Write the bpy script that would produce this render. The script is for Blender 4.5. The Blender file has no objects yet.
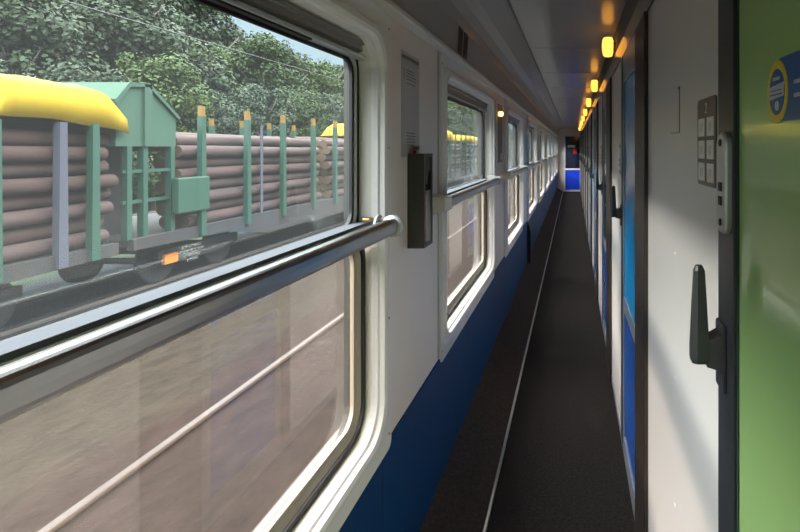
import bpy, bmesh, math, random
from math import sin, cos, pi, radians
from mathutils import Vector, Matrix
random.seed(7)
S = bpy.context.scene
COL = S.collection
H = 1.5                      # eye height

# ------------------------------------------------------------------ materials
def mat(name, col, rough=.5, metal=0., spec=.5, noise=None, bump=None, coat=0., emit=None, estr=0., coat_rough=.05):
    """noise=(scale, amount, colour2[, stretch xyz]); bump=(scale, strength)"""
    m = bpy.data.materials.new(name); m.use_nodes = True
    nt = m.node_tree; b = nt.nodes['Principled BSDF']
    b.inputs['Base Color'].default_value = (*col, 1)
    b.inputs['Roughness'].default_value = rough
    b.inputs['Metallic'].default_value = metal
    b.inputs['Specular IOR Level'].default_value = spec
    b.inputs['Coat Weight'].default_value = coat
    b.inputs['Coat Roughness'].default_value = coat_rough
    if emit:
        b.inputs['Emission Color'].default_value = (*emit, 1)
        b.inputs['Emission Strength'].default_value = estr
    if noise or bump:
        tc = nt.nodes.new('ShaderNodeTexCoord')
    if noise:
        mp = nt.nodes.new('ShaderNodeMapping')
        nt.links.new(tc.outputs['Object'], mp.inputs['Vector'])
        if len(noise) > 3: mp.inputs['Scale'].default_value = noise[3]
        n = nt.nodes.new('ShaderNodeTexNoise'); n.inputs['Scale'].default_value = noise[0]
        n.inputs['Detail'].default_value = 6
        nt.links.new(mp.outputs['Vector'], n.inputs['Vector'])
        r = nt.nodes.new('ShaderNodeValToRGB')
        r.color_ramp.elements[0].position = .5 - .2; r.color_ramp.elements[1].position = .5 + .2
        r.color_ramp.elements[0].color = (*col, 1)
        c2 = noise[2]; a = noise[1]
        r.color_ramp.elements[1].color = (*[col[i]*(1-a)+c2[i]*a for i in range(3)], 1)
        nt.links.new(n.outputs['Fac'], r.inputs['Fac'])
        nt.links.new(r.outputs['Color'], b.inputs['Base Color'])
    if bump:
        n2 = nt.nodes.new('ShaderNodeTexNoise'); n2.inputs['Scale'].default_value = bump[0]
        n2.inputs['Detail'].default_value = 4
        nt.links.new(tc.outputs['Object'], n2.inputs['Vector'])
        bp = nt.nodes.new('ShaderNodeBump'); bp.inputs['Strength'].default_value = bump[1]
        bp.inputs['Distance'].default_value = .01
        nt.links.new(n2.outputs['Fac'], bp.inputs['Height'])
        nt.links.new(bp.outputs['Normal'], b.inputs['Normal'])
    return m

def glass_mat(name, tint, haze=.0, hazecol=(.6,.65,.65), ior=1.5, gloss=1.0):
    """thin pane: clear with fresnel reflection and a little dirt"""
    m = bpy.data.materials.new(name); m.use_nodes = True
    nt = m.node_tree; nt.nodes.clear()
    out = nt.nodes.new('ShaderNodeOutputMaterial')
    tr = nt.nodes.new('ShaderNodeBsdfTransparent'); tr.inputs[0].default_value = (*tint, 1)
    gl = nt.nodes.new('ShaderNodeBsdfGlossy'); gl.inputs['Roughness'].default_value = .02
    lw = nt.nodes.new('ShaderNodeLayerWeight')     # Schlick's law for a pane seen from either side
    fr = nt.nodes.new('ShaderNodeMath'); fr.operation = 'POWER'; fr.inputs[1].default_value = 5
    nt.links.new(lw.outputs['Facing'], fr.inputs[0])
    mul = nt.nodes.new('ShaderNodeMath'); mul.operation = 'MULTIPLY_ADD'; mul.inputs[1].default_value = .8*gloss; mul.inputs[2].default_value = .04*gloss
    nt.links.new(fr.outputs[0], mul.inputs[0])
    mx = nt.nodes.new('ShaderNodeMixShader')
    nt.links.new(mul.outputs[0], mx.inputs[0]); nt.links.new(tr.outputs[0], mx.inputs[1]); nt.links.new(gl.outputs[0], mx.inputs[2])
    last = mx
    if haze > 0:
        df = nt.nodes.new('ShaderNodeBsdfTranslucent'); df.inputs[0].default_value = (*hazecol, 1)
        d2 = nt.nodes.new('ShaderNodeBsdfDiffuse'); d2.inputs[0].default_value = (*hazecol, 1)
        ad = nt.nodes.new('ShaderNodeMixShader'); ad.inputs[0].default_value = .5
        nt.links.new(df.outputs[0], ad.inputs[1]); nt.links.new(d2.outputs[0], ad.inputs[2])
        tc = nt.nodes.new('ShaderNodeTexCoord'); n = nt.nodes.new('ShaderNodeTexNoise')
        n.inputs['Scale'].default_value = 6; n.inputs['Detail'].default_value = 5
        nt.links.new(tc.outputs['Object'], n.inputs['Vector'])
        mr = nt.nodes.new('ShaderNodeMapRange'); mr.inputs['To Min'].default_value = haze*.7; mr.inputs['To Max'].default_value = haze*1.3
        nt.links.new(n.outputs['Fac'], mr.inputs['Value'])
        m2 = nt.nodes.new('ShaderNodeMixShader')
        nt.links.new(mr.outputs[0], m2.inputs[0]); nt.links.new(mx.outputs[0], m2.inputs[1]); nt.links.new(ad.outputs[0], m2.inputs[2])
        last = m2
    nt.links.new(last.outputs[0], out.inputs[0])
    return m

M = dict(
    panel=mat('wall laminate', (0.824,0.7448,0.6982), .38, noise=(3,.25,(0.7622,0.686,0.646)), coat=.15, coat_rough=.2),
    casing=mat('casing plastic', (.82,.80,.78), .3, noise=(5,.15,(.72,.69,.65)), coat=.2, coat_rough=.1),
    jamb=mat('jamb plastic', (.70,.66,.58), .35),
    blue=mat('blue wainscot', (.0015,.040,.135), .55, spec=.2, noise=(4,.3,(.001,.032,.11)), bump=(300,.05)),
    carpet=mat('dark carpet', (0.0132,0.0114,0.0108), .95, spec=.1, noise=(90,.8,(0.036,0.03,0.0282)), bump=(250,.7)),
    carpet2=mat('brown carpet ledge', (0.045,0.0342,0.0288), .95, spec=.1, noise=(70,.8,(0.096,0.072,0.06)), bump=(200,.9)),
    strip=mat('aluminium strip', (.62,.60,.57), .28, 1.),
    sill=mat('pale sill', (.12,.125,.14), .85, .0, spec=.1),
    steel=mat('steel', (.34,.325,.32), .28, 1., noise=(8,.3,(.27,.26,.25),(1,.05,1))),
    alu=mat('dark aluminium', (.34,.33,.32), .4, .4),
    silver=mat('silver aluminium', (.62,.64,.67), .4, .5),
    tan=mat('tan frame', (0.375,0.3225,0.2475), .4),
    seal=mat('black rubber', (.008,.008,.008), .55),
    ceil=mat('ceiling gloss', (.36,.355,.35), .30, .0, noise=(1.2,.3,(.29,.285,.285)), coat=.22, coat_rough=.10, bump=(3,.12)),
    soffit=mat('soffit laminate', (.42,.40,.385), .5, noise=(2,.3,(.37,.35,.34)), coat=.28, coat_rough=.09, bump=(4,.06)),
    upper=mat('dark upper panel', (.17,.17,.17), .85, spec=.15),
    ventm=mat('vent plate', (.07,.055,.05), .5),
    lip=mat('soffit lip', (.70,.66,.63), .35),
    black=mat('black lacquer', (.010,.010,.011), .30, coat=.3),
    post=mat('dark post', (.018,.013,.011), .45, noise=(20,.5,(.03,.022,.02))),
    stile=mat('charcoal stile', (.045,.048,.055), .35, .3),
    door=mat('door laminate', (.66,.625,.61), .36, noise=(1,.25,(.58,.55,.54)), coat=.25, coat_rough=.15),
    green=mat('green glass pane', (.38,.57,.20), .16, spec=.35, coat=.25, coat_rough=.03, noise=(1.2,.25,(.25,.38,.17))),
    bluep=mat('blue glass pane', (.012,.42,.95), .18, coat=.25, coat_rough=.03),  # blue raised to stand in for light coming through the pane
    blued=mat('blue lower panel', (.01,.10,.45), .25, coat=.5),
    greyb=mat('grey blue pane', (.07,.12,.20), .12, coat=1., coat_rough=.03),
    greyf=mat('grey frame', (.30,.33,.38), .35, .4),
    handle=mat('handle plastic', (.030,.033,.033), .38),
    chrome=mat('brushed chrome', (.50,.50,.50), .35, .5),
    olive=mat('olive black metal', (.045,.045,.036), .45),
    red=mat('red paint', (.60,.04,.05), .35),
    white=mat('white paint', (.75,.75,.73), .4),
    brownsign=mat('brown sign', (.13,.095,.085), .4),
    cell=mat('sign cell', (.78,.75,.72), .4),
    paper=mat('pale paper', (.48,.46,.46), .5),
    ink=mat('grey ink', (.16,.16,.17), .6),
    orange=mat('orange paint', (.75,.22,.02), .4),
    rail=mat('rail steel', (0.072,0.072,0.07488), .35, .7, noise=(5,.4,(0.0432,0.03744,0.03456))),
    rust=mat('rusty rail side', (.10,.07,.055), .8),
    sleeper=mat('sleeper', (.10,.085,.075), .9, noise=(4,.6,(.16,.13,.11))),
    bark=mat('bark', (0.02191,0.008094,0.006147), .9, noise=(5,.9,(0.04965,0.02218,0.01809),(1,.12,1)), bump=(20,.5)),
    bark2=mat('pale bark', (0.05228,0.02804,0.02591), .9, noise=(5,.9,(0.02091,0.009348,0.007773),(1,.12,1)), bump=(20,.5)),
    logend=mat('cut wood', (0.0756,0.04284,0.02016), .8, noise=(6,.5,(0.0504,0.02772,0.01512))),
    wgreen=mat('wagon green', (0.0106,0.04544,0.02878), .5, noise=(2,.4,(0.01666,0.0515,0.03635))),
    wpale=mat('wagon pale green', (.036,.072,.050), .8, spec=.15, noise=(2,.4,(.045,.080,.06))),
    wdark=mat('wagon underframe', (0.01344,0.01344,0.01536), .7, noise=(3,.5,(0.03456,0.02304,0.01728))),
    pale=mat('pale strap', (0.0544,0.056,0.0736), .8, spec=.15),
    tarp=mat('yellow tarpaulin', (0.2679,0.1815,0.008643), .75, spec=.15, noise=(1.5,.35,(0.2075,0.1383,0.006482)), bump=(2,.6)),
    yel=mat('yellow tip', (0.144,0.0792,0.0108), .5),
    trunk=mat('trunk bark', (.10,.085,.07), .9),
    ribbon=mat('ribbon blue', (.01,.10,.35), .3),
    gold=mat('badge yellow', (.72,.55,.02), .35),
    skyb=mat('badge pale', (.55,.56,.60), .35),
    darkglass=mat('dark navy glass', (.006,.010,.045), .08, coat=.6),
    endblue=mat('end door blue', (.01,.06,.75), .3, coat=.3),
    lamp=mat('lamp glass', (0.9,0.5,0.15), .3, emit=(1.,.42,.06), estr=.38),
    warmspot=mat('warm emissive spot', (.9,.5,.2), .3, emit=(1.,.5,.15), estr=1.0),
    brass=mat('lamp bracket', (.45,.30,.15), .3, .9),
    wire=mat('overhead wire', (.03,.03,.03), .6),
    curtain=mat('mirror strip', (.16,.16,.15), .3, .5),
)
M['glass'] = glass_mat('window glass', (.86,.92,.92), haze=.022, gloss=1.0)
M['glass_low'] = glass_mat('lower window glass', (.90,.90,.87), haze=.0225, hazecol=(.62,.58,.5), gloss=1.0)
M['boxglass'] = glass_mat('cabinet glass', (.75,.75,.75), gloss=.8)

def leafmat(name, c1, c2):
    m = mat(name, c1, .7, spec=.2, noise=(.35,1.,c2))
    b = m.node_tree.nodes['Principled BSDF']
    return m
M['leaf0'] = leafmat('leaves mid green', (0.01711,0.03327,0.009072), (0.0311,0.05253,0.01426))
M['leaf1'] = leafmat('leaves bluish green', (0.02333,0.03677,0.01944), (0.03733,0.05253,0.02851))
M['leaf2'] = leafmat('leaves yellow green', (0.028,0.04903,0.009072), (0.04355,0.06656,0.01555))

# ------------------------------------------------------------------ mesh builder
class MB:
    def __init__(s): s.bm = bmesh.new()
    def box(s, x0,x1,y0,y1,z0,z1, bev=0., mi=0):
        r = bmesh.ops.create_cube(s.bm, size=1)
        vs = r['verts']
        for v in vs:
            v.co = Vector(((x0+x1)/2 + v.co.x*(x1-x0), (y0+y1)/2 + v.co.y*(y1-y0), (z0+z1)/2 + v.co.z*(z1-z0)))
        fs = set(f for v in vs for f in v.link_faces)
        for f in fs: f.material_index = mi
        if bev > 0:
            es = list(set(e for v in vs for e in v.link_edges))
            bmesh.ops.bevel(s.bm, geom=es, offset=bev, segments=2, affect='EDGES', profile=.6)
        return s
    def loft(s, loops, closed=True, caps=False, mi=0, smooth=False):
        rows = [[s.bm.verts.new(p) for p in L] for L in loops]
        n = len(rows[0])
        for a, b in zip(rows, rows[1:]):
            for i in range(n if closed else n-1):
                j = (i+1) % n
                f = s.bm.faces.new((a[i], a[j], b[j], b[i])); f.material_index = mi; f.smooth = smooth
        if caps:
            for L in (rows[0], rows[-1]):
                f = s.bm.faces.new(L); f.material_index = mi
        return s
    def tube(s, pts, r, n=12, caps=True, mi=0, ry=None):
        loops = []
        P = [Vector(p) for p in pts]
        up0 = None
        for i, p in enumerate(P):
            d = (P[min(i+1,len(P)-1)] - P[max(i-1,0)]).normalized()
            up = Vector((0,0,1)) if abs(d.z) < .9 else Vector((0,1,0))
            a = d.cross(up).normalized(); b = a.cross(d).normalized()
            rr = r[i] if isinstance(r,(list,tuple)) else r
            r2 = ry if ry else rr
            loops.append([p + a*cos(2*pi*k/n)*rr + b*sin(2*pi*k/n)*(r2 if ry else rr) for k in range(n)])
        s.loft(loops, caps=caps, mi=mi, smooth=True)
        return s
    def lathe(s, c, prof, n=16, axis='Z', mi=0, caps=True):
        loops = []
        for r, t in prof:
            L = []
            for k in range(n):
                a = 2*pi*k/n
                if axis == 'Z': L.append((c[0]+r*cos(a), c[1]+r*sin(a), c[2]+t))
                elif axis == 'X': L.append((c[0]+t, c[1]+r*cos(a), c[2]+r*sin(a)))
                else: L.append((c[0]+r*cos(a), c[1]+t, c[2]+r*sin(a)))
            loops.append(L)
        s.loft(loops, caps=caps, mi=mi, smooth=True)
        return s
    def prism(s, poly, axis, a, b, mi=0):
        """poly: 2D points; axis 'X': poly=(y,z); 'Y': poly=(x,z); 'Z': poly=(x,y)"""
        def p3(p, t):
            return (t,p[0],p[1]) if axis == 'X' else ((p[0],t,p[1]) if axis == 'Y' else (p[0],p[1],t))
        s.loft([[p3(p,a) for p in poly],[p3(p,b) for p in poly]], caps=True, mi=mi)
        return s
    def build(s, name, ms, parent=None, smooth=False):
        bmesh.ops.recalc_face_normals(s.bm, faces=s.bm.faces)
        me = bpy.data.meshes.new(name); s.bm.to_mesh(me); s.bm.free()
        for m in (ms if isinstance(ms,(list,tuple)) else [ms]): me.materials.append(m)
        if smooth:
            for p in me.polygons: p.use_smooth = True
        o = bpy.data.objects.new(name, me); COL.objects.link(o)
        if parent: o.parent = parent
        return o

def tag(o, label=None, cat=None, group=None, kind=None):
    if label: o['label'] = label
    if cat: o['category'] = cat
    if group: o['group'] = group
    if kind: o['kind'] = kind
    return o
def empty(name, loc=(0,0,0), **k):
    o = bpy.data.objects.new(name, None); o.location = loc; o.empty_display_size = .1
    COL.objects.link(o); tag(o, **k); return o
def copy_tree(o, parent=None):
    c = o.copy(); COL.objects.link(c)
    if parent: c.parent = parent
    for ch in list(o.children): copy_tree(ch, c)
    return c
def relabel(o, label, group=None):
    o['label'] = label
    if group: o['group'] = group
    return o

def rrect(y0,y1,z0,z1,r,n=6):
    pts = []
    for cy,cz,a0 in ((y1-r,z1-r,0),(y0+r,z1-r,90),(y0+r,z0+r,180),(y1-r,z0+r,270)):
        for k in range(n+1):
            a = radians(a0 + 90*k/n); pts.append((cy+r*cos(a), cz+r*sin(a)))
    return pts
def ring(mb, y0,y1,z0,z1, prof, n=6, mi=0, closed=False, near=1.):
    """prof: (inset, X, corner radius) loops"""
    loops = []
    for ins, X, r in prof:
        loops.append([(X,p[0],p[1]) for p in rrect(y0+ins*near,y1-ins,z0+ins,z1-ins,max(r,.001),n)])
    if closed: loops.append(loops[0])
    mb.loft(loops, mi=mi, smooth=False)
def text(name, body, size, loc, rot, m, parent=None):
    cu = bpy.data.curves.new(name, 'FONT'); cu.body = body; cu.size = size
    cu.align_x = 'CENTER'; cu.align_y = 'CENTER'; cu.extrude = .0004
    o = bpy.data.objects.new(name, cu); COL.objects.link(o)
    cu.materials.append(m); o.location = loc; o.rotation_euler = rot
    bpy.context.view_layer.update()
    me = bpy.data.meshes.new_from_object(o); bpy.data.objects.remove(o)
    o = bpy.data.objects.new(name, me); COL.objects.link(o); o.location = loc; o.rotation_euler = rot
    if parent: o.parent = parent
    return o

YN, YF = -2.0, 17.25          # corridor ends
P = 1.955                    # window spacing
WS = [.09 + P*(k-1) for k in range(0, 10)]      # window casing starts (first one is behind the camera)
WW = 1.40                    # casing length
XL = -.55                    # left wall face

# ------------------------------------------------------------------ left wall
b = MB()
x0, x1 = -.612, XL
zo0, zo1 = .715, 1.80
edges = []
for a in WS: edges.append((a+.05, a+WW-.10))
y = YN
for (a, c) in edges:
    if a > y: b.box(x0,x1,y,a,zo0,zo1)
    y = c
b.box(x0,x1,y,YF,zo0,zo1)
b.box(x0,x1,YN,YF,.64,zo0); b.box(x0,x1,YN,YF,zo1,1.96); b.box(x0,x1,YN,YF,-.02,.64)
wl = b.build('wall_left', M['panel'])
tag(wl, 'off white laminate corridor wall between and above the train windows', 'wall', kind='structure')
b = MB()
b.box(XL-.002,XL+.006,YN,YF,.10,.636)
b.build('wainscot', M['blue'], wl)['label'] = 'dark blue lower wall panel'
b = MB()
for yy in (1.43, 2.6, 3.95, 7.0, 9.6, 12.2): b.box(XL,XL+.0066,yy-.0015,yy+.0015,.12,.634)
b.build('panel_seam', M['seal'], wl)
b = MB()
for a in WS: b.box(XL,XL+.0006,a-.012,a-.003,.64,1.90); b.box(XL,XL+.0006,a+WW+.003,a+WW+.007,.64,1.90)
b.build('panel_seam', M['brownsign'], wl)
b = MB()      # black upright fin on the wainscot
b.prism([(XL+.006,.13),(XL+.048,.13),(XL+.048,.50),(XL+.03,.58),(XL+.006,.615)],'Y',5.93,6.05)
b.build('wall_fin', M['seal'], wl)

# ------------------------------------------------------------------ windows
def make_window():
    y0, y1, z0, z1 = 0, WW, .615, 1.895
    root = empty('window_1')
    b = MB()
    ring(b, y0,y1,z0,z1, [(0,XL,.025),(.0,XL+.009,.025),(.052,XL+.009,.06),(.056,XL+.017,.065),(.064,XL+.024,.075),(.078,XL+.026,.085),
                          (.088,XL+.022,.09),(.092,XL+.010,.092),(.098,XL+.006,.092),(.102,XL-.01,.09)], n=8, near=.5)
    casing = b.build('window_casing', M['casing'], root)
    b = MB()
    for yy,zz in ((.02,.66),(.02,1.25),(.02,1.85),(WW-.02,.66),(WW-.02,1.0),(WW-.02,1.5),(WW-.02,1.85),(.5,.64),(.9,.64)):
        b.lathe((XL+.009,yy,zz),[(.004,0),(.004,.0015),(.002,.002)],8,'X')
    b.build('screw', M['alu'], casing)
    b = MB()
    ring(b, y0,y1,z0,z1, [(.101,XL-.008,.09),(.106,XL-.056,.088)], n=8, near=.5)
    b.build('window_jamb', M['jamb'], root)
    a, c = y0+.053, y1-.106
    # top cassette (stepped profile)
    b = MB()
    b.prism([(XL-.012,1.788),(XL-.012,1.778),(XL-.022,1.776),(XL-.022,1.764),(XL-.034,1.762),(XL-.034,1.752),(XL-.10,1.752),(XL-.10,1.79)],'Y',a+.03,c-.01)
    b.build('top_rail', M['alu'], root)
    b = MB(); b.box(XL-.050,XL-.020,a+.03,c-.006,1.742,1.752,.003)
    gl = b.build('pull_bar', M['silver'], root)
    b = MB(); b.box(XL-.040,XL-.026,a+.25,c-.28,1.738,1.742)
    b.build('finger_slot', M['seal'], gl)
    # upper sash
    us = MB()
    ring(us, a,c,1.262,1.768, [(.008,-.606,.05),(.008,-.594,.05),(.024,-.594,.045),(.024,-.606,.04)], n=6)
    up = us.build('upper_sash', M['silver'], root)
    g = MB(); ring(g, a,c,1.262,1.768, [(.024,-.604,.042),(.024,-.5965,.042),(.034,-.5965,.035),(.034,-.605,.035)], n=6)
    ring(g, a,c,1.262,1.768, [(0,-.604,.05),(0,-.592,.05),(.008,-.592,.05),(.008,-.606,.05)], n=6)
    g.build('sash_seal', M['seal'], up)
    g = MB(); g.box(-.6035,-.6005,a+.03,c-.03,1.293,1.74); g.build('upper_glass', M['glass'], up)
    # middle rail with a pale upper face
    b = MB(); b.box(-.604,-.560,a-.004,c+.004,1.264,1.289,.002)
    mr = b.build('middle_rail', M['alu'], root)
    b = MB(); b.box(-.5955,-.561,a-.002,c+.002,1.289,1.297,.001)
    b.build('sill_strip', M['sill'], mr)
    b = MB(); b.box(-.575,-.553,c-.022,c+.002,1.297,1.309,.004)
    b.build('catch', M['brass'], mr)
    # lower pane
    b = MB()
    ring(b, a,c,.720,1.270, [(0,-.585,.08),(0,-.574,.08),(.014,-.574,.07),(.014,-.59,.07)], n=8)
    b.build('lower_seal', M['seal'], root)
    b = MB()
    ring(b, a,c,.720,1.270, [(.012,-.580,.07),(.030,-.590,.055),(.038,-.590,.050),(.038,-.600,.050)], n=8)
    b.build('lower_frame', M['tan'], root)
    b = MB()
    b.box(-.5985,-.5955,a+.01,c-.01,.735,1.268)
    b.build('lower_glass', M['glass_low'], root)
    # outer frame on the coach side
    b = MB()
    ring(b, a,c,.715,1.80, [(-.03,-.611,.10),(-.03,-.640,.10),(-.012,-.640,.09),(-.004,-.612,.09)], n=8)
    b.build('outer_frame', M['seal'], root)
    return root
ordn = ['first','second','third','fourth','fifth','sixth','seventh','eighth','ninth','tenth']
w = make_window()
for k, a in enumerate(WS):
    o = w if k == 0 else copy_tree(w)
    o.location = (0, a, 0)
    o.name = 'window_%d' % (k+1)
    if k == 0: lab = 'two pane corridor window behind the viewer, seen only in reflections'
    elif k == 1: lab = 'largest and nearest two pane corridor window with white rounded casing'
    elif k == 2: lab = 'two pane corridor window just beyond the black wall cabinet'
    else: lab = f'two pane corridor window, {ordn[k-1]} from the camera along the left wall'
    tag(o, lab, 'window', 'corridor windows', 'structure')

# handrails
def make_rail(round_end):
    root = empty('handrail')
    b = MB()
    y0, y1 = 0, 1.28
    prof = []
    xc, zc, rx, rz = -.4875, 1.2895, .0160, .0220
    for k in range(20):
        a = 2*pi*k/20
        e = .62
        cx = math.copysign(abs(cos(a))**e, cos(a)); cz = math.copysign(abs(sin(a))**e, sin(a))
        prof.append((xc+rx*cx, zc+rz*cz))
    b.loft([[(p[0],t,p[1]) for p in prof] for t in (y0,y1)], caps=True, smooth=False)
    b.build('rail_bar', M['steel'], root)
    for end in (0,1):
        yy = y1 if end else y0
        b = MB()
        if round_end:
            b.lathe((-.4875,yy-.012,zc),[(.020,0),(.0285,.001),(.0300,.006),(.0295,.018),(.024,.022),(.012,.024)],20,'Y')
            b.prism([(XL+.022,zc-.022),(-.47,zc-.020),(-.47,zc+.020),(XL+.022,zc+.022)],'Y',yy-.006,yy+.008)
            b.lathe((XL+.02,yy,zc),[(.030,0),(.030,.006),(.026,.008)],20,'X')
            b.build('rail_bracket', M['chrome'], root)
        else:
            s = -1 if end == 0 else 1
            ya, yb = (yy-.10, yy+.004) if end == 0 else (yy-.004, yy+.05)
            b.prism([(XL+.001,zc-.034),(-.53,zc-.034),(-.468,zc-.024),(-.468,zc+.024),(-.53,zc+.034),(XL+.001,zc+.034)],'Y',ya,yb)
            br = b.build('rail_bracket', M['jamb'] if end == 0 else M['chrome'], root)
            b = MB()
            if end == 0:
                for dz in (-.014,.014): b.lathe((-.486,ya+.03,zc+dz),[(.006,0),(.006,.006),(.003,.008)],8,'X')
                b.build('bolt', M['alu'], br)
    return root
hr = make_rail(True); hr.location = (0,.075,0)
tag(hr, 'oval steel handrail across the nearest window, ending in a round collar', 'handrail', 'window handrails')
hr2 = make_rail(False); hr2.location = (0,1.93,0)
tag(hr2, 'oval steel handrail across the window beyond the black cabinet', 'handrail', 'window handrails')
for k in range(3,10):
    o = copy_tree(hr2); o.location = (0, 1.93+P*(k-2), 0)
    relabel(o, f'oval steel handrail across the {ordn[k-1]} window from the camera')
o = copy_tree(hr); o.location = (0,.075-P,0)
relabel(o, 'oval steel handrail on the window behind the viewer')

# lettering on the near upper pane
b = MB()
for (ya,yb,z) in ((.768,.806,1.346),(.763,.812,1.3395),(.773,.804,1.332),(.778,.800,1.325)):
    t = ya
    while t < yb:
        L = random.uniform(.004,.012); b.box(-.6000,-.5995,t,min(t+L,yb),z-.0016,z+.0016); t += L + .0015
o = b.build('window_lettering', M['white'])
tag(o, 'four short lines of small white lettering on the nearest upper glass pane', 'lettering')

# ------------------------------------------------------------------ floor
b = MB(); b.box(-.66,.60,YN,YF,-.12,0)
tag(b.build('floor', M['carpet']), 'dark worn carpet floor running down the corridor', 'floor', kind='structure')
b = MB()
b.prism([(XL+.0,.0),(-.348,.0),(-.350,.006),(-.40,.035),(-.46,.075),(-.515,.115),(XL+.007,.140),(XL,.140)],'Y',YN,YF)
tag(b.build('baseboard_left', M['carpet2'], smooth=False), 'brown carpeted ledge sloping up to the blue wall panel', 'ledge', kind='structure')
b = MB(); b.box(-.352,-.338,YN,YF,0,.009,.003)
tag(b.build('trim_1', M['strip']), 'thin aluminium strip along the edge of the carpeted ledge', 'metal strip', kind='structure')

# ------------------------------------------------------------------ ceiling, soffit
b = MB(); b.box(-.32,.60,YN,YF,2.2,2.25)
ce = b.build('ceiling', M['ceil']); tag(ce, 'glossy grey corridor ceiling reflecting the warm lamps', 'ceiling', kind='structure')
b = MB()
yy = YN + .9
while yy < YF: b.box(-.30,.255,yy-.003,yy+.003,2.1985,2.2); yy += 1.15
b.build('ceiling_seam', M['alu'], ce)
b = MB()
pf = [(-.66,1.93),(-.545,1.915),(-.522,1.9135),(-.520,1.925),(-.512,2.055),(-.497,2.095),(-.465,2.130),(-.42,2.158),(-.36,2.176),(-.325,2.184),(-.312,2.20),(-.30,2.2005),(-.30,2.24),(-.66,2.24)]
b.prism(pf,'Y',YN,YF)
so = b.build('trim_2', M['soffit']); tag(so, 'slanted soffit panel between the left wall and the ceiling', 'soffit', kind='structure')
b = MB()
b.prism([(-.549,1.897),(-.512,1.893),(-.506,1.897),(-.506,1.910),(-.514,1.921),(-.549,1.921)],'Y',YN,YF)
b.build('soffit_lip', M['lip'], so)
b = MB(); b.prism([(-.322,2.180),(-.306,2.184),(-.302,2.20),(-.318,2.20)],'Y',YN,YF)
b.build('soffit_bead', M['alu'], so)

# two dark grille slots on the soffit
def on_soffit(y, s, off=0.):  # s 0..1 up the slanted face
    a = Vector((-.520,y,1.925)); c = Vector((-.512,y,2.055))
    nrm = Vector((1,0,-.06))
    return a + (c-a)*s + nrm*off
gr = empty('vent_grille', on_soffit(2.34,.5), label='pair of small dark slotted vents on the slanted panel above the second window', cat='vent')
for (ya, yb) in ((2.245,2.325),(2.355,2.435)):
    b = MB()
    pts = []
    for (yy,s) in rrect(ya,yb,.04,.95,.02,4): pts.append((yy,s))
    L0 = [on_soffit(yy,s,.0)-gr.location for yy,s in pts]; L1 = [on_soffit(yy,s,.003)-gr.location for yy,s in pts]
    b.loft([L0,L1],caps=True)
    v = b.build('vent_plate', M['ventm'], gr)
    b = MB()
    for q in range(4):
        t = ya + (yb-ya)*(q+1)/5
        pts = [(t-.003,.14),(t+.003,.14),(t+.003,.85),(t-.003,.85)]
        b.loft([[on_soffit(yy,s,.003)-gr.location for yy,s in pts],[on_soffit(yy,s,.0036)-gr.location for yy,s in pts]],caps=True)
    b.build('vent_slot', M['seal'], v)

# ------------------------------------------------------------------ right wall
XR = .25
b = MB(); b.box(XR+.03,XR+.35,YN,YF,0,2.2)
wr = b.build('wall_right', M['stile']); tag(wr, 'compartment partition wall on the right side of the corridor', 'wall', kind='structure')
b = MB(); b.box(XR-.004,XR+.03,YN,YF,1.955,2.05,.004); b.build('door_header', M['black'], wr)
b = MB(); b.box(XR+.004,XR+.03,YN,YF,2.05,2.2); b.build('upper_panel', M['upper'], wr)
b = MB(); b.box(XR-.002,XR+.03,YN,YF,0,.045); b.build('kick_plate', M['greyf'], wr)

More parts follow.
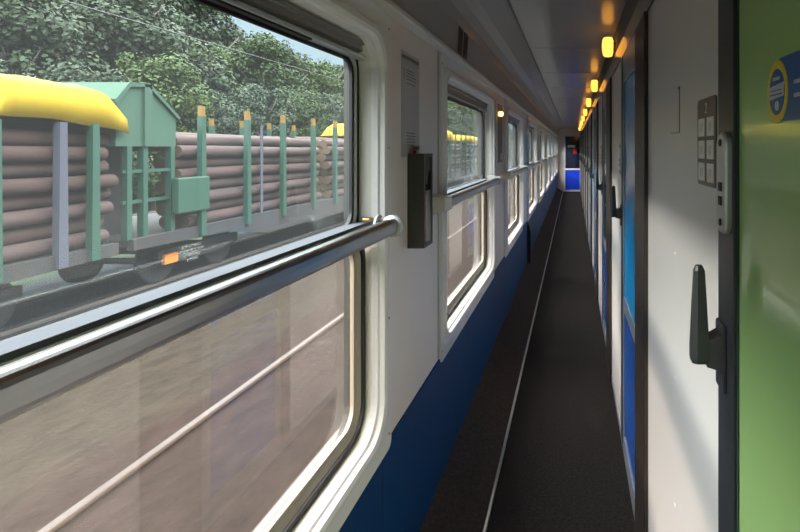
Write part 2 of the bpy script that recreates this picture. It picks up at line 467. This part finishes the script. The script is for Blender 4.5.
lever_mb = None
def door(idx, g0, g1, s1, pane, lower, label):
    """glazed sliding door leaf g0..g1 with stile g1..s1"""
    root = empty('door_%d' % idx, (XR,g0,0), label=label, cat='door', group='compartment doors', kind='structure')
    L = g1-g0
    if lower is None:
        b = MB(); b.box(0,.012,.0,L,.045,1.955); b.build('door_pane', pane, root)
        b = MB(); b.box(-.002,.0,L-.006,L,.045,1.955); b.build('pane_edge', M['wpale'], root)
    else:
        fw = .035
        b = MB()
        b.box(-.004,.012,0,fw,.045,1.955); b.box(-.004,.012,L-fw,L,.045,1.955)
        b.box(-.004,.012,fw,L-fw,1.82,1.955); b.box(-.004,.012,fw,L-fw,.72,.78); b.box(-.004,.012,fw,L-fw,.045,.10)
        b.build('door_frame', M['greyf'], root)
        b = MB(); b.box(.002,.008,fw,L-fw,.78,1.82); b.build('door_pane', pane, root)
        b = MB(); b.box(.002,.010,fw,L-fw,.10,.72); b.build('lower_panel', lower, root)
    S_ = s1-g0
    b = MB(); b.box(-.007,.02,L,S_,.045,1.955,.003)
    st = b.build('door_stile', M['stile'], root)
    # lock plate
    b = MB(); yc = (L+S_)/2 - .008
    prof = rrect(yc-.026,yc+.026,1.365,1.525,.022,6)
    loops = [[(x,p[0],p[1]) for p in prof] for x in (-.006,-.014)]
    loops.append([(-.017, yc+(p[0]-yc)*.86, 1.445+(p[1]-1.445)*.95) for p in prof])
    b.loft(loops, caps=True, smooth=False)
    lk = b.build('lock_plate', M['chrome'], root)
    b = MB()
    for zz in (1.383,1.508): b.lathe((-.0165,yc,zz),[(.006,0),(.006,-.002),(.004,-.003)],12,'X')
    b.box(-.019,-.0165,yc-.007,yc+.007,1.410,1.424); b.box(-.019,-.0165,yc-.007,yc+.007,1.432,1.446)
    b.build('lock_slot', M['seal'], lk)
    # pull handle
    b = MB(); yb = S_ - .028
    b.box(-.013,-.006,S_-.050,S_-.004,1.110,1.218,.004)
    hp = b.build('handle_plate', M['stile'], root)
    b = MB()
    # arm
    b.loft([[(-.010,yb-.022,1.145),(-.010,yb+.020,1.145),(-.010,yb+.020,1.203),(-.010,yb-.022,1.203)],
            [(-.036,yb-.013,1.150),(-.036,yb+.013,1.150),(-.036,yb+.013,1.192),(-.036,yb-.013,1.192)]],caps=True)
    # grip: tapered upright blade
    def sect(z, hx, hy, cx=-.046):
        return [(cx-hx,yb-hy*.6,z),(cx-hx*.4,yb-hy,z),(cx+hx,yb-hy,z),(cx+hx,yb+hy,z),(cx-hx*.4,yb+hy,z),(cx-hx,yb+hy*.6,z)]
    b.loft([sect(1.154,.012,.012),sect(1.160,.0135,.0145),sect(1.18,.0135,.0145),sect(1.25,.0105,.011),sect(1.302,.008,.008),sect(1.310,.005,.005)],caps=True)
    b.build('handle_grip', M['handle'], root)
    return root

def side_panel(idx, a, c, label):
    root = empty('trim_%d' % idx, (XR,a,0), label=label, cat='wall panel', group='white side panels', kind='structure')
    b = MB(); b.box(0,.03,0,c-a,.045,1.955,.002); b.build('panel_board', M['door'], root)
    b = MB()
    for yy in (.36,):
        for zz in (.627,.937,1.243): b.lathe((0,yy,zz),[(.005,0),(.005,-.001),(.003,-.002)],10,'X')
    b.build('screw', M['white'], root)
    b = MB()
    if idx == 10:
        fy0, fy1 = 1.17-a, 1.27-a
        t=.0012
        for (ya,yb2,za,zb) in ((fy0,fy1,1.536,1.538),(fy0,fy0+.003,1.536,1.64),):
            b.box(-.0012,0,ya,yb2,za,zb)
        b.lathe((0,fy0+.004,1.641),[(.004,0),(.004,-.003)],8,'X')
        b.build('flap_outline', M['brownsign'], root)
    else: b.bm.free()
    return root
def post(idx, a, c, label):
    b = MB(); b.box(XR-.012,XR+.03,a,c,.0,1.955,.004)
    b.box(XR-.014,XR+.0,a-.006,a+.02,.0,1.955,.003)
    o = b.build('trim_%d' % idx, M['post']); tag(o, label, 'post', 'dark door posts', 'structure')

door(1, -.30, .757, .839, M['green'], None, 'green glass compartment door nearest the camera, with blue sticker')
# round front unit
side_panel(10, .864, 1.665, 'large sunlit white panel beside the green door')
b = MB(); b.box(XR+.012,XR+.03,.839,.865,.045,1.955); b.build('door_gap', M['seal'], wr)
post(20, 1.668, 1.93, 'dark brown post right of the large sunlit white panel')
door(2, 1.95, 2.46, 2.54, M['bluep'], M['blued'], 'bright blue glazed compartment door, second from the camera')
side_panel(11, 2.55, 3.21, 'narrow white panel just beyond the bright blue door')
post(21, 3.215, 3.60, 'dark post just beyond the narrow white panel by the blue door')
cols = [M['greyb'],M['bluep'],M['greyb'],M['green'],M['bluep'],M['greyb'],M['bluep'],M['greyb']]
y = 3.62; k = 3
while y + 1.58 < YF:
    pane = cols[(k-3) % len(cols)]
    door(k, y, y+.50, y+.58, pane, M['blued'], f'dim distant compartment door, {ordn[k-1]} from the camera on the right')
    side_panel(9+k, y+.59, y+1.27, f'dim white side panel beyond the {ordn[k-1]} compartment door')
    post(19+k, y+1.275, y+1.585, f'dim dark post beyond the {ordn[k-1]} compartment door')
    y += 1.6; k += 1
# near side behind camera
b = MB(); b.box(XR,XR+.03,YN,-.30,.045,1.955); b.build('panel_board', M['door'], wr)

# sticker on the green door
def disc(mb, yc, zc, r, x0, x1, ysc=1., n=32, mi=0):
    mb.loft([[(x, yc+r*ysc*cos(2*pi*k/n), zc+r*sin(2*pi*k/n)) for k in range(n)] for x in (x0,x1)], caps=True, mi=mi)
stk = empty('door_sticker', (XR,.607,1.568), label='round yellow and blue badge with a blue ribbon stuck on the green door', cat='sticker')
b = MB(); b.prism([(-.006,.040),(-.30,.037),(-.30,-.040),(-.006,-.036)],'X',-.0005,-.0015); b.build('ribbon', M['ribbon'], stk)
b = MB(); disc(b,0,0,.038,-.0008,-.0024,.8); b.build('badge_ring', M['gold'], stk)
b = MB(); disc(b,0,0,.028,-.001,-.0030,.8); ctr = b.build('badge_centre', M['ribbon'], stk)
b = MB(); b.prism([(-.0215,.010),(.0215,.007),(.0215,-.009),(-.0215,-.006)],'X',-.002,-.0036); b.build('badge_band', M['skyb'], ctr)
b = MB()
b.box(-.0042,-.0035,-.016,.016,.0010,.0022); b.box(-.0042,-.0035,-.018,.018,-.0040,-.0024); b.build('band_mark', M['ribbon'], ctr)
b = MB(); disc(b,-.002,-.017,.006,-.002,-.0036); b.build('badge_dot', M['skyb'], ctr)
b = MB(); b.box(-.0036,-.003,-.010,.010,.014,.018); b.build('badge_bar', M['skyb'], ctr)
b = MB()
for (zz,n0) in ((.006,4),(-.009,5)):
    t = -.046
    for q in range(n0*3):
        L = random.uniform(.003,.008); b.box(-.0022,-.0015,t-L,t,zz-.002,zz+.0025); t -= L+.0015
b.build('ribbon_lettering', M['skyb'], stk)

# seat number plate on the white panel
pl = empty('number_plate', (XR,.928,1.513), label='brown plate with six pale number squares on the sunlit white panel', cat='sign')
b = MB()
pr = rrect(-.062,.064,-.083,.080,.010,4)
b.loft([[(x,p[0],p[1]) for p in pr] for x in (0,-.003)], caps=True); b.build('plate', M['brownsign'], pl)
for r in range(3):
    for c in range(2):
        b = MB(); yy = .030 - c*.060; zz = .026 - r*.042
        b.box(-.0042,-.003,yy-.022,yy+.022,zz-.017,zz+.017)
        cell = b.build('number_square', M['cell'], pl)
        b = MB(); b.box(-.0046,-.0042,yy-.008,yy-.004,zz-.008,zz+.008); b.box(-.0046,-.0042,yy+.003,yy+.007,zz-.009,zz+.007)
        b.build('digit_mark', M['paper'], cell)
t = text('plate_number','2',.028,(-.0033,-.0,.060),(radians(90),0,radians(-90)),M['cell'],pl)

# ------------------------------------------------------------------ lamps
def make_lamp():
    root = empty('wall_lamp')
    b = MB(); b.box(.030,.046,-.018,.018,-.03,.03,.004); b.build('lamp_bracket', M['brass'], root)
    b = MB(); b.lathe((0,0,0),[(.020,-.055),(.027,-.050),(.034,-.020),(.036,.010),(.033,.040),(.027,.056),(.020,.056)],20)
    b.build('lamp_shade', M['lamp'], root)
    b = MB(); b.tube([(.02,0,-.01),(.036,0,-.01)],.009,10); b.build('lamp_arm', M['brass'], root)
    return root
lp = make_lamp()
for k in range(9):
    o = lp if k == 0 else copy_tree(lp)
    yl = [1.10,2.97,4.82,6.60,8.42,10.2,12.0,13.8,15.6][k]
    o.location = (.207, yl, 2.098)
    tag(o, 'warm glowing wall lamp high above the large sunlit white panel' if k == 0 else
        ('nearest visible glowing orange lamp high on the right wall' if k == 1 else f'small glowing orange lamp, {ordn[k-1]} along the row above the doors'),
        'lamp', 'glowing lamps above the doors')

# ------------------------------------------------------------------ things on the left wall
# black cabinet
cb = empty('wall_cabinet', (XL,1.66,1.166), label='shallow black wall cabinet with a glass front on the white wall panel', cat='cabinet')
b = MB()
D, Wd, Hh, t = .056, .10, .315, .008
b.box(0,D-.004,0,t,0,Hh); b.box(0,D-.004,Wd-t,Wd,0,Hh); b.box(0,D-.004,t,Wd-t,0,t); b.box(0,D-.004,t,Wd-t,Hh-t,Hh); b.box(0,.003,t,Wd-t,t,Hh-t)
b.build('cabinet_body', M['olive'], cb)
b = MB()
ring(b,0,Wd,0,Hh,[(0,D-.004,.002),(0,D,.002),(.012,D,.002),(.012,D-.006,.002)],n=2)
fr = b.build('cabinet_door', M['olive'], cb)
b = MB(); b.box(D-.004,D-.002,.011,Wd-.011,.011,Hh-.011); b.build('door_glass', M['boxglass'], fr)
hm = empty('emergency_hammer', (XL+.030,1.715,1.185), label='dull red emergency tool inside the black wall cabinet', cat='tool')
b = MB(); b.tube([(0,0,0.0),(0,0,.15)],.018,12); b.build('tool_handle', M['red'], hm)
b = MB(); b.box(-.012,.014,-.026,.026,.135,.165,.004); b.build('tool_head', M['red'], hm)
kn = empty('small_hook', (XL,1.72,1.50), label='tiny reddish hook on the wall above the black cabinet', cat='hook')
b = MB(); b.lathe((0,0,0),[(.010,0),(.010,.004),(.006,.006),(.006,.014),(.009,.018),(.006,.022)],12,'X'); b.build('hook_stud', M['brass'], kn)
b = MB(); b.box(.0,.012,-.004,.004,-.022,-.008,.002); b.build('hook_pin', M['red'], kn)
# notice
nt_ = empty('wall_notice', (XL,1.60,1.47), label='tall pale printed notice on the white wall above the black cabinet', cat='notice')
b = MB(); b.box(0,.0012,0,.185,.0,.345); b.build('notice_sheet', M['paper'], nt_)
b = MB(); b.box(.0012,.0018,.008,.178,.322,.334); b.build('notice_heading', M['ink'], nt_); b = MB()
for (zz, ya, yb) in ((.288,.05,.12),(.278,.05,.13),(.268,.045,.15),(.258,.045,.15),(.244,.05,.14),(0,0,0),(.080,.05,.14),(.070,.05,.14),(.060,.05,.13),(.050,.05,.14),(.040,.05,.12)):
    if zz == 0: b.build('notice_print', M['ink'], nt_); b = MB(); continue
    t_ = ya
    while t_ < yb:
        L = random.uniform(.006,.02); b.box(.0012,.0018,t_,min(t_+L,yb),zz-.0016,zz+.0016); t_ += L+.003
b.build('notice_print', M['ink'], nt_)
b = MB(); b.box(.0012,.0018,.022,.026,.255,.295); b.build('notice_mark', M['ink'], nt_)

# narrow panel with a small warm emissive spot, between windows 2 and 3
sw = empty('narrow_plate', (XL,3.56,1.375), label='narrow grey metal wall plate with a small glowing warm spot between two windows', cat='wall plate')
b = MB(); b.box(0,.010,0,.27,0,.465,.004); b.build('plate_frame', M['panel'], sw)
b = MB(); b.box(.010,.0115,.02,.25,.02,.445,.001); b.build('metal_plate', M['curtain'], sw)
b = MB(); b.lathe((.0115,.11,.375),[(.016,0),(.019,.01),(.015,.022),(.006,.028)],16,'X'); b.build('warm_spot', M['warmspot'], sw)
b = MB(); b.box(.0115,.020,.12,.18,.04,.085,.003); b.build('switch', M['white'], sw)

# ------------------------------------------------------------------ ends
b = MB(); b.box(-.66,.60,YF,YF+.08,-.02,2.24)
tag(b.build('wall_far', M['panel']), 'pale end wall closing the far end of the corridor', 'wall', kind='structure')
b = MB(); b.box(-.66,.60,YN-.08,YN,-.02,2.24)
tag(b.build('wall_near', M['panel']), 'pale end wall behind the viewer', 'wall', kind='structure')
ed = empty('door_%d' % 30, (0,YF,0), label='narrow blue end door with white frame at the far end of the corridor', cat='door', kind='structure')
b = MB()
ex0, ex1 = -.265, .235
b.box(ex0-.05,ex0,-.03,0,0,1.96); b.box(ex1,ex1+.05,-.03,0,0,1.96); b.box(ex0,ex1,-.03,0,1.90,1.96); b.box(ex0,ex1,-.03,0,.0,.06); b.box(ex0,ex1,-.03,0,.74,.80)
b.build('door_frame', M['white'], ed)
b = MB(); b.box(ex0,ex1,-.012,0,.06,.74); b.build('lower_panel', M['endblue'], ed)
b = MB(); b.box(ex0,ex1,-.012,0,.80,1.90); b.build('door_window', M['darkglass'], ed)
b = MB(); b.box(-.18,.08,-.016,-.012,1.52,1.60); s1_ = b.build('white_sign', M['white'], ed)
b = MB(); b.box(-.0,.13,-.016,-.012,1.30,1.50); b.build('red_sign', M['red'], ed)

# ------------------------------------------------------------------ outside
ZR = -1.32                   # rail head
b = MB()
gp = [(40,-1.62),(-1.0,-1.62),(-1.7,-1.385),(-4.6,-1.385),(-5.3,-1.50),(-7.0,-1.52),(-7.8,-1.385),(-11.2,-1.385),(-12,-1.6),(-16,-1.5),(-22,-.9),(-40,0),(-90,2),(-90,-3),(40,-3)]
b.prism(gp,'Y',-30,260)
def ground_mat():
    m = bpy.data.materials.new('track ballast'); m.use_nodes = True
    nt = m.node_tree; bs = nt.nodes['Principled BSDF']; bs.inputs['Roughness'].default_value = .95; bs.inputs['Specular IOR Level'].default_value = .1
    tc = nt.nodes.new('ShaderNodeTexCoord')
    sx = nt.nodes.new('ShaderNodeSeparateXYZ'); nt.links.new(tc.outputs['Object'], sx.inputs[0])
    # band by distance from our track: rusty ballast / pale gravel / dark ballast / grass
    mr = nt.nodes.new('ShaderNodeMapRange'); mr.inputs['From Min'].default_value = 0; mr.inputs['From Max'].default_value = -20
    nz = nt.nodes.new('ShaderNodeTexNoise'); nz.inputs['Scale'].default_value = 1.2
    nt.links.new(tc.outputs['Object'], nz.inputs['Vector'])
    ad = nt.nodes.new('ShaderNodeMath'); ad.operation = 'MULTIPLY_ADD'; ad.inputs[1].default_value = .9
    nt.links.new(nz.outputs['Fac'], ad.inputs[0]); nt.links.new(sx.outputs['X'], ad.inputs[2])
    nt.links.new(ad.outputs[0], mr.inputs['Value'])
    r = nt.nodes.new('ShaderNodeValToRGB'); e = r.color_ramp.elements
    e[0].position = 0; e[0].color = (.011,.008,.007,1); e[1].position = 1; e[1].color = (.015,.021,.007,1)
    for p_, c_ in ((.19,(.011,.007,.006)),(.22,(.014,.012,.009)),(.34,(.014,.012,.009)),(.40,(.012,.014,.016)),(.58,(.012,.014,.016)),(.66,(.03,.045,.02))):
        q = e.new(p_); q.color = (*c_,1)
    nt.links.new(mr.outputs[0], r.inputs[0])
    n2 = nt.nodes.new('ShaderNodeTexNoise'); n2.inputs['Scale'].default_value = 9; n2.inputs['Detail'].default_value = 8
    mp = nt.nodes.new('ShaderNodeMapping'); mp.inputs['Scale'].default_value = (1,.35,1)
    nt.links.new(tc.outputs['Object'], mp.inputs['Vector']); nt.links.new(mp.outputs[0], n2.inputs['Vector'])
    cr = nt.nodes.new('ShaderNodeMapRange'); cr.inputs['From Min'].default_value = .3; cr.inputs['From Max'].default_value = .7
    cr.inputs['To Min'].default_value = .62; cr.inputs['To Max'].default_value = 1.45
    nt.links.new(n2.outputs['Fac'], cr.inputs['Value'])
    mu = nt.nodes.new('ShaderNodeVectorMath'); mu.operation = 'MULTIPLY'
    nt.links.new(r.outputs[0], mu.inputs[0]); nt.links.new(cr.outputs[0], mu.inputs[1])
    nt.links.new(mu.outputs[0], bs.inputs['Base Color'])
    bp = nt.nodes.new('ShaderNodeBump'); bp.inputs['Strength'].default_value = .5; bp.inputs['Distance'].default_value = .04
    n3 = nt.nodes.new('ShaderNodeTexNoise'); n3.inputs['Scale'].default_value = 14
    nt.links.new(tc.outputs['Object'], n3.inputs['Vector']); nt.links.new(n3.outputs['Fac'], bp.inputs['Height']); nt.links.new(bp.outputs[0], bs.inputs['Normal'])
    return m
gnd = b.build('ground', ground_mat()); tag(gnd, 'gravel track bed and grassy bank outside the windows', 'ground', kind='structure')

rprof = [(-.075,-.17),(.075,-.17),(.075,-.155),(.012,-.13),(.010,-.04),(.036,-.03),(.036,0),(-.036,0),(-.036,-.03),(-.010,-.04),(-.012,-.13),(-.075,-.155)]
for i, (xr, lab) in enumerate(((-2.32,'nearer steel rail of the track beside the train'),(-3.90,'farther steel rail of the track beside the train'),
               (-8.75,'nearer steel rail under the log wagons'),(-10.27,'farther steel rail under the log wagons'))):
    b = MB(); b.prism([(xr+p[0],ZR+p[1]) for p in rprof],'Y',-20,120)
    b.box(xr-.028,xr+.028,-20,120,ZR-.002,ZR+.003,0,1)
    tag(b.build('track_rail', [M['rust'],M['rail']]), lab, 'rail', 'railway rails outside')
# wagons
def wagon(y0, y1, stakes, lab, cabin=False, pale_at=None):
    root = empty('log_wagon', (-9.5,y0,ZR), label=lab, cat='rail wagon', group='timber wagons')
    L = y1-y0
    b = MB(); b.box(-1.42,1.42,0,L,1.02,1.14); b.box(-.25,.25,0,L,.65,1.02); b.build('deck', M['wdark'], root)
    for s in (-1,1):
        b = MB(); b.prism([(0,1.16),(L,1.16),(L,.96),(L-2.5,.90),(L-4,.62),(4,.62),(2.5,.90),(0,.96)],'X',s*1.42,s*1.55); b.build('side_sill', M['wdark'], root)
    for yy in (2.3, L-2.3):
        b = MB()
        for s in (-1,1): b.prism([(yy-1.2,.72),(yy+1.2,.72),(yy+1.2,.55),(yy+.6,.40),(yy-.6,.40),(yy-1.2,.55)],'X',s*.98,s*1.08)
        b.box(-.98,.98,yy-.2,yy+.2,.45,.7)
        bg = b.build('bogie', M['wdark'], root)
        for dy in (-.9,.9):
            b = MB()
            for s in (-1,1): b.lathe((s*.76,yy+dy,.46),[(.06,-.08),(.40,-.06),(.46,-.05),(.46,.05),(.40,.06),(.10,.09)],24,'X')
            b.tube([(-.8,yy+dy,.46),(.8,yy+dy,.46)],.07,10)
            b.build('wheelset', M['wdark'], bg)
        b = MB(); b.box(1.06,1.14,yy-1.1,yy-.75,.42,.62,.02); b.build('axle_box', M['orange'], bg)
    for i, ys in enumerate(stakes):
        short = 6.5 < ys < 9
        for s in (1,-1):
            b = MB(); m_ = M['pale'] if (pale_at is not None and i == pale_at) else M['wgreen']
            b.prism([(ys-y0-.075,.96),(ys-y0+.075,.96),(ys-y0+.055,3.22 if short else 3.50),(ys-y0-.055,3.22 if short else 3.50)],'X',s*1.50,s*1.61)
            st = b.build('stake', m_, root)
            if short: continue
            b = MB(); b.prism([(ys-y0-.055,3.50),(ys-y0+.055,3.50),(ys-y0+.03,3.72),(ys-y0-.06,3.72)],'X',s*1.51,s*1.60); b.build('stake_tip', M['yel'], st)
    for ys in [s_+.62 for s_ in stakes[1::4]]:
        b = MB(); b.box(1.51,1.525,ys-y0-.05,ys-y0+.05,1.12,3.40); b.build('strap', M['pale'], root)
    if cabin:
        # gabled end hut over an open frame
        yb0 = 0
        b = MB()
        b.prism([(-.25,2.85),(-.25,3.62),(.02,3.95),(.38,3.98),(1.08,3.40),(1.08,2.85)],'X',1.45,-1.30)
        b.box(1.45,1.50,.30,.46,2.85,4.02)
        ct = b.build('hut', M['wpale'], root)
        b = MB(); b.prism([(-.28,3.60),(0.0,3.93),(.39,3.97),(1.13,3.38),(1.13,3.45),(.40,4.05),(-.02,4.01),(-.30,3.68)],'X',1.50,-1.34); b.build('hut_roof', M['wpale'], ct)
        for yy in (.02,.36,1.0):
            b = MB(); b.box(1.34,1.46,yy-.05,yy+.05,1.14,2.85); b.build('hut_post', M['wgreen'], root)
        b = MB(); b.box(1.38,1.44,-.1,1.05,2.36,2.42); b.box(1.38,1.44,-.1,1.05,1.80,1.86); b.build('hand_rail', M['wgreen'], root)
        b = MB(); b.box(-1.2,.6,.1,1.0,1.14,2.85); b.build('machinery', M['wdark'], root)
        b = MB(); b.box(1.51,1.66,.90,1.75,1.50,2.22,.03); b.build('tool_box', M['wgreen'], root)
    for yy in (0,L):
        for s in (-1,1):
            b = MB()
            b.lathe((s*.88,yy,1.0),[(.09,-.35),(.09,0),(.20,.0),(.20,.05)] if yy else [(.20,-.05),(.20,0),(.09,0),(.09,.35)],16,'Y')
            b.build('buffer', M['wdark'], root)
    return root
wagon(-9.6,8.75,[-7,-5.5,-4,-2.5,-1,.5,3.6,5.2,6.85,7.75,8.28],'log wagon nearest the camera, under the big yellow tarpaulin',pale_at=9)
wagon(9.05,29.3,[10.7,12.2,13.7,15.3,16.7,18.2,19.8,21.3,23.2,24.8,26.4,28.2],'log wagon with the pale green gabled hut at its end',cabin=True)
wagon(30.0,49.5,[30.8,32.3,33.8,35.5,37,38.6,40.2,41.8,43.3,44.9,46.5,48.1],'third log wagon, seen through the second window')
wagon(50.2,69.7,[51,52.5,54.2,56,57.5,59,60.6,62,63.6,65.2,66.8,68.4],'farthest log wagon at the tail of the timber train')

def log_mesh(seed, L=5.6):
    rnd = random.Random(seed); b = MB(); n = 12
    loops = []
    for j in range(7):
        t = j/6; loops.append([((.132-.012*t+rnd.uniform(-.004,.004))*cos(2*pi*k/n)+.02*sin(t*3+seed), t*L, (.132-.012*t+rnd.uniform(-.004,.004))*sin(2*pi*k/n)+.015*cos(t*4+seed)) for k in range(n)])
    b.loft(loops, smooth=True)
    for Lp in (loops[0],loops[-1]):
        f = b.bm.faces.new([b.bm.verts.new(p) for p in Lp]); f.material_index = 1
    return b
protos = []
for i in range(6):
    o = log_mesh(i).build('timber_log', [M['bark'] if i % 2 else M['bark2'], M['logend']])
    protos.append(o)
used = set()
bundles = [(3.15,'wagon under the big tarpaulin')] + [(y_, 'wagon behind the gabled hut') for y_ in (10.35,16.55,22.85)] + \
          [(y_, 'third wagon') for y_ in (30.6,36.7,43.1)] + [(y_, 'farthest wagon') for y_ in (50.8,57.4,63.4)]
for (yb, wn) in bundles:
    spots = []
    for r in range(8): spots.append((-8.0-.165 - (0 if r % 2 == 0 else .12), ZR+1.28+r*.242))
    for r in range(8): spots.append((-8.0-.165-.27 - (0 if r % 2 == 0 else .12), ZR+1.28+r*.242))
    for c in range(6): spots.append((-8.9-.32*c, ZR+1.28+7*.242+.10*sin(c*1.1)))
    for (xx,zz) in spots:
        i = random.randrange(6)
        if i in used: o = protos[i].copy(); COL.objects.link(o)
        else: o = protos[i]; used.add(i)
        o.location = (xx, yb+random.uniform(-.12,.12), zz)
        tag(o, f'bark covered log stacked lengthwise on the {wn}', 'log', f'logs on the {wn}')

# tarpaulins
def tarp(y0, y1, slopeL, slopeR, lab, ztop=2.57, zlow=2.00):
    b = MB()
    nx, ny = 14, 22
    rows = []
    rnd = random.Random(int(y0*10))
    for j in range(ny+1):
        t = j/ny; yy = y0+(y1-y0)*t
        e = min(1., (yy-y0)/slopeL, (y1-yy)/slopeR)
        e = max(0, e)
        row = []
        for i in range(nx+1):
            s = i/nx; xx = -7.93 - 3.1*s
            edge = min(1., s*7, (1-s)*7)
            h = zlow + (ztop-zlow)*e*(.10+.90*edge**.5) + .015*sin(yy*5+s*9)*edge + rnd.uniform(-.006,.006)
            if i in (0,nx): h = zlow - .04 - .20*t*t + .012*sin(yy*6)
            if i == 1: xx = -7.96; h = zlow+(ztop-zlow)*e*.75
            row.append((xx,yy,h))
        rows.append(row)
    b.loft(rows, closed=False, smooth=True)
    o = b.build('tarpaulin', M['tarp'])
    md = o.modifiers.new('thick','SOLIDIFY'); md.thickness = .01; md.offset = 1
    return tag(o, lab, 'tarpaulin', 'yellow tarpaulins on the wagons')
tarp(6.85,8.92,.28,.42,'large bright yellow tarpaulin over the logs at the left')
tarp(21.5,24.6,.5,.5,'yellow tarpaulin at the right edge of the nearest window view')
tarp(31.0,33.4,.4,.4,'smaller yellow tarpaulin glimpsed left in the second window',ztop=2.7)
tarp(36.0,42.5,.5,.5,'longer low yellow tarpaulin glimpsed right in the second window',ztop=2.45)

# overhead wires
for (xw,zw,rw,lab) in ((-9.5,4.25,.012,'lower overhead contact wire above the log train'),(-9.5,5.4,.012,'upper overhead carrier wire above the log train'),
                       (-3.1,4.25,.010,'overhead contact wire above the near track')):
    b = MB(); b.tube([(xw,-10+k*10,zw+(.15*((k%5)-2)**2/4 if zw>5 else 0)) for k in range(16)],rw,6)
    tag(b.build('overhead_wire', M['wire']), lab, 'wire', 'overhead wires')

# trees
def crown(seed, rx, rz, nclump, nleaf, m):
    rnd = random.Random(seed); bm = bmesh.new()
    for c in range(nclump):
        a = rnd.uniform(0,2*pi); h = rnd.uniform(-1,1); rr = rnd.uniform(.25,.85)*math.sqrt(max(.05,1-h*h*.8))
        cx, cy, cz = rx*rr*cos(a), rx*rr*sin(a), rz*h
        cr = rnd.uniform(.55,1.0)
        for q in range(nleaf):
            d = Vector((rnd.gauss(0,1),rnd.gauss(0,1),rnd.gauss(0,1))).normalized()
            p = Vector((cx,cy,cz)) + d*cr*rnd.uniform(.6,1.05)
            s = rnd.uniform(.035,.085)
            nrm = (d + Vector((rnd.uniform(-.8,.8),rnd.uniform(-.8,.8),rnd.uniform(-.4,.9)))).normalized()
            u = nrm.orthogonal().normalized(); v = nrm.cross(u)
            ang = rnd.uniform(0,pi); u, v = u*cos(ang)+v*sin(ang), -u*sin(ang)+v*cos(ang)
            bm.faces.new([bm.verts.new(p+u*s*1.6), bm.verts.new(p+v*s), bm.verts.new(p-u*s*1.6), bm.verts.new(p-v*s)])
    me = bpy.data.meshes.new('tree_crown'); bm.to_mesh(me); bm.free(); me.materials.append(m)
    return me
crowns = []
for i in range(6):
    crowns.append(crown(100+i, 2.6, 3.6, 70, 330, M['leaf%d' % (i % 3)]))
def trunk_mesh(seed):
    rnd = random.Random(seed); b = MB()
    b.tube([(0,0,-.3),(.05,0,2),(.1,.1,5),(0,.1,8.5)],[.20,.17,.12,.04],8)
    for k in range(5):
        a = rnd.uniform(0,6.28); z = rnd.uniform(3.5,6.5)
        b.tube([(.08,.05,z),(cos(a)*1.0,sin(a)*1.0,z+1.0),(cos(a)*1.9,sin(a)*1.9,z+2.3)],[.07,.05,.02],6)
    o = b.build('tree_trunk', M['trunk']); me = o.data; bpy.data.objects.remove(o); return me
trunks = [trunk_mesh(i) for i in range(3)]
kinds = ['broad leafy tree with mid green crown on the bank behind the log wagons','leafy tree with dull bluish green crown behind the log wagons','leafy tree with bright yellow green crown behind the log wagons']
rt = random.Random(11)
spots = []
for (xa,xb,sa,sb,stp) in ((-18.8,-17,.62,.80,3.0),(-22.6,-21,.92,1.08,3.6),(-28,-26,1.28,1.48,4.2)):
    y = 2.0
    while y < 165:
        sc = rt.uniform(sa,sb)
        if xa < -25 and 38 < y < 62: sc *= .86
        spots.append((rt.uniform(xa,xb), y, sc)); y += rt.uniform(.85,1.15)*stp*(1 if y < 65 else 1.6)
for (xx,yy,sc) in spots:
    i = rt.randrange(6)
    root = empty('leafy_tree', (xx,yy,-1.45 if xx > -21 else -.7), label=kinds[i % 3], cat='tree', group=['mid green trees','bluish green trees','yellow green trees'][i % 3] + ' beyond the wagons')
    root.scale = (sc*1.1,sc*1.1,sc); root.rotation_euler = (0,0,rt.uniform(0,6.28))
    o = bpy.data.objects.new('tree_crown', crowns[i]); COL.objects.link(o); o.parent = root; o.location = (0,0,5.2)
    o = bpy.data.objects.new('tree_trunk', trunks[i % 3]); COL.objects.link(o); o.parent = root

# ------------------------------------------------------------------ light
W = bpy.data.worlds.new('sky'); S.world = W; W.use_nodes = True
nt = W.node_tree; bg = nt.nodes['Background']
tc = nt.nodes.new('ShaderNodeTexCoord'); sx = nt.nodes.new('ShaderNodeSeparateXYZ'); r = nt.nodes.new('ShaderNodeValToRGB')
nt.links.new(tc.outputs['Generated'], sx.inputs[0]); nt.links.new(sx.outputs['Z'], r.inputs[0])
r.color_ramp.elements[0].color = (.040,.048,.054,1); r.color_ramp.elements[1].color = (.95,.915,.93,1); r.color_ramp.elements[0].position = .38; r.color_ramp.elements[1].position = .50
nt.links.new(r.outputs[0], bg.inputs[0]); bg.inputs[1].default_value = 3.4
sun = bpy.data.lights.new('sun','SUN'); sun.energy = .65; sun.angle = radians(4.5); sun.color = (1.,.88,.78)
so_ = bpy.data.objects.new('sun', sun); COL.objects.link(so_)
d = Vector((.8,.60,-.395)); so_.rotation_euler = d.to_track_quat('-Z','Y').to_euler()

# ------------------------------------------------------------------ camera
cam = bpy.data.cameras.new('camera'); co = bpy.data.objects.new('camera', cam); COL.objects.link(co)
co.location = (0,0,H); co.rotation_euler = (radians(90),0,0)
cam.sensor_width = 36; cam.lens = 500/800*36
cam.shift_x = -173/800; cam.shift_y = -118/800
cam.clip_start = .01; cam.clip_end = 600
S.camera = co
vs = S.view_settings
vs.view_transform = 'Standard'; vs.look = 'None'; vs.gamma = 1; vs.use_curve_mapping = False; vs.exposure = 2.75
try:
    S.cycles.caustics_reflective = False; S.cycles.caustics_refractive = False
    S.cycles.max_bounces = 10; S.cycles.diffuse_bounces = 6; S.cycles.transparent_max_bounces = 16
    S.cycles.sample_clamp_indirect = 6
except Exception: pass
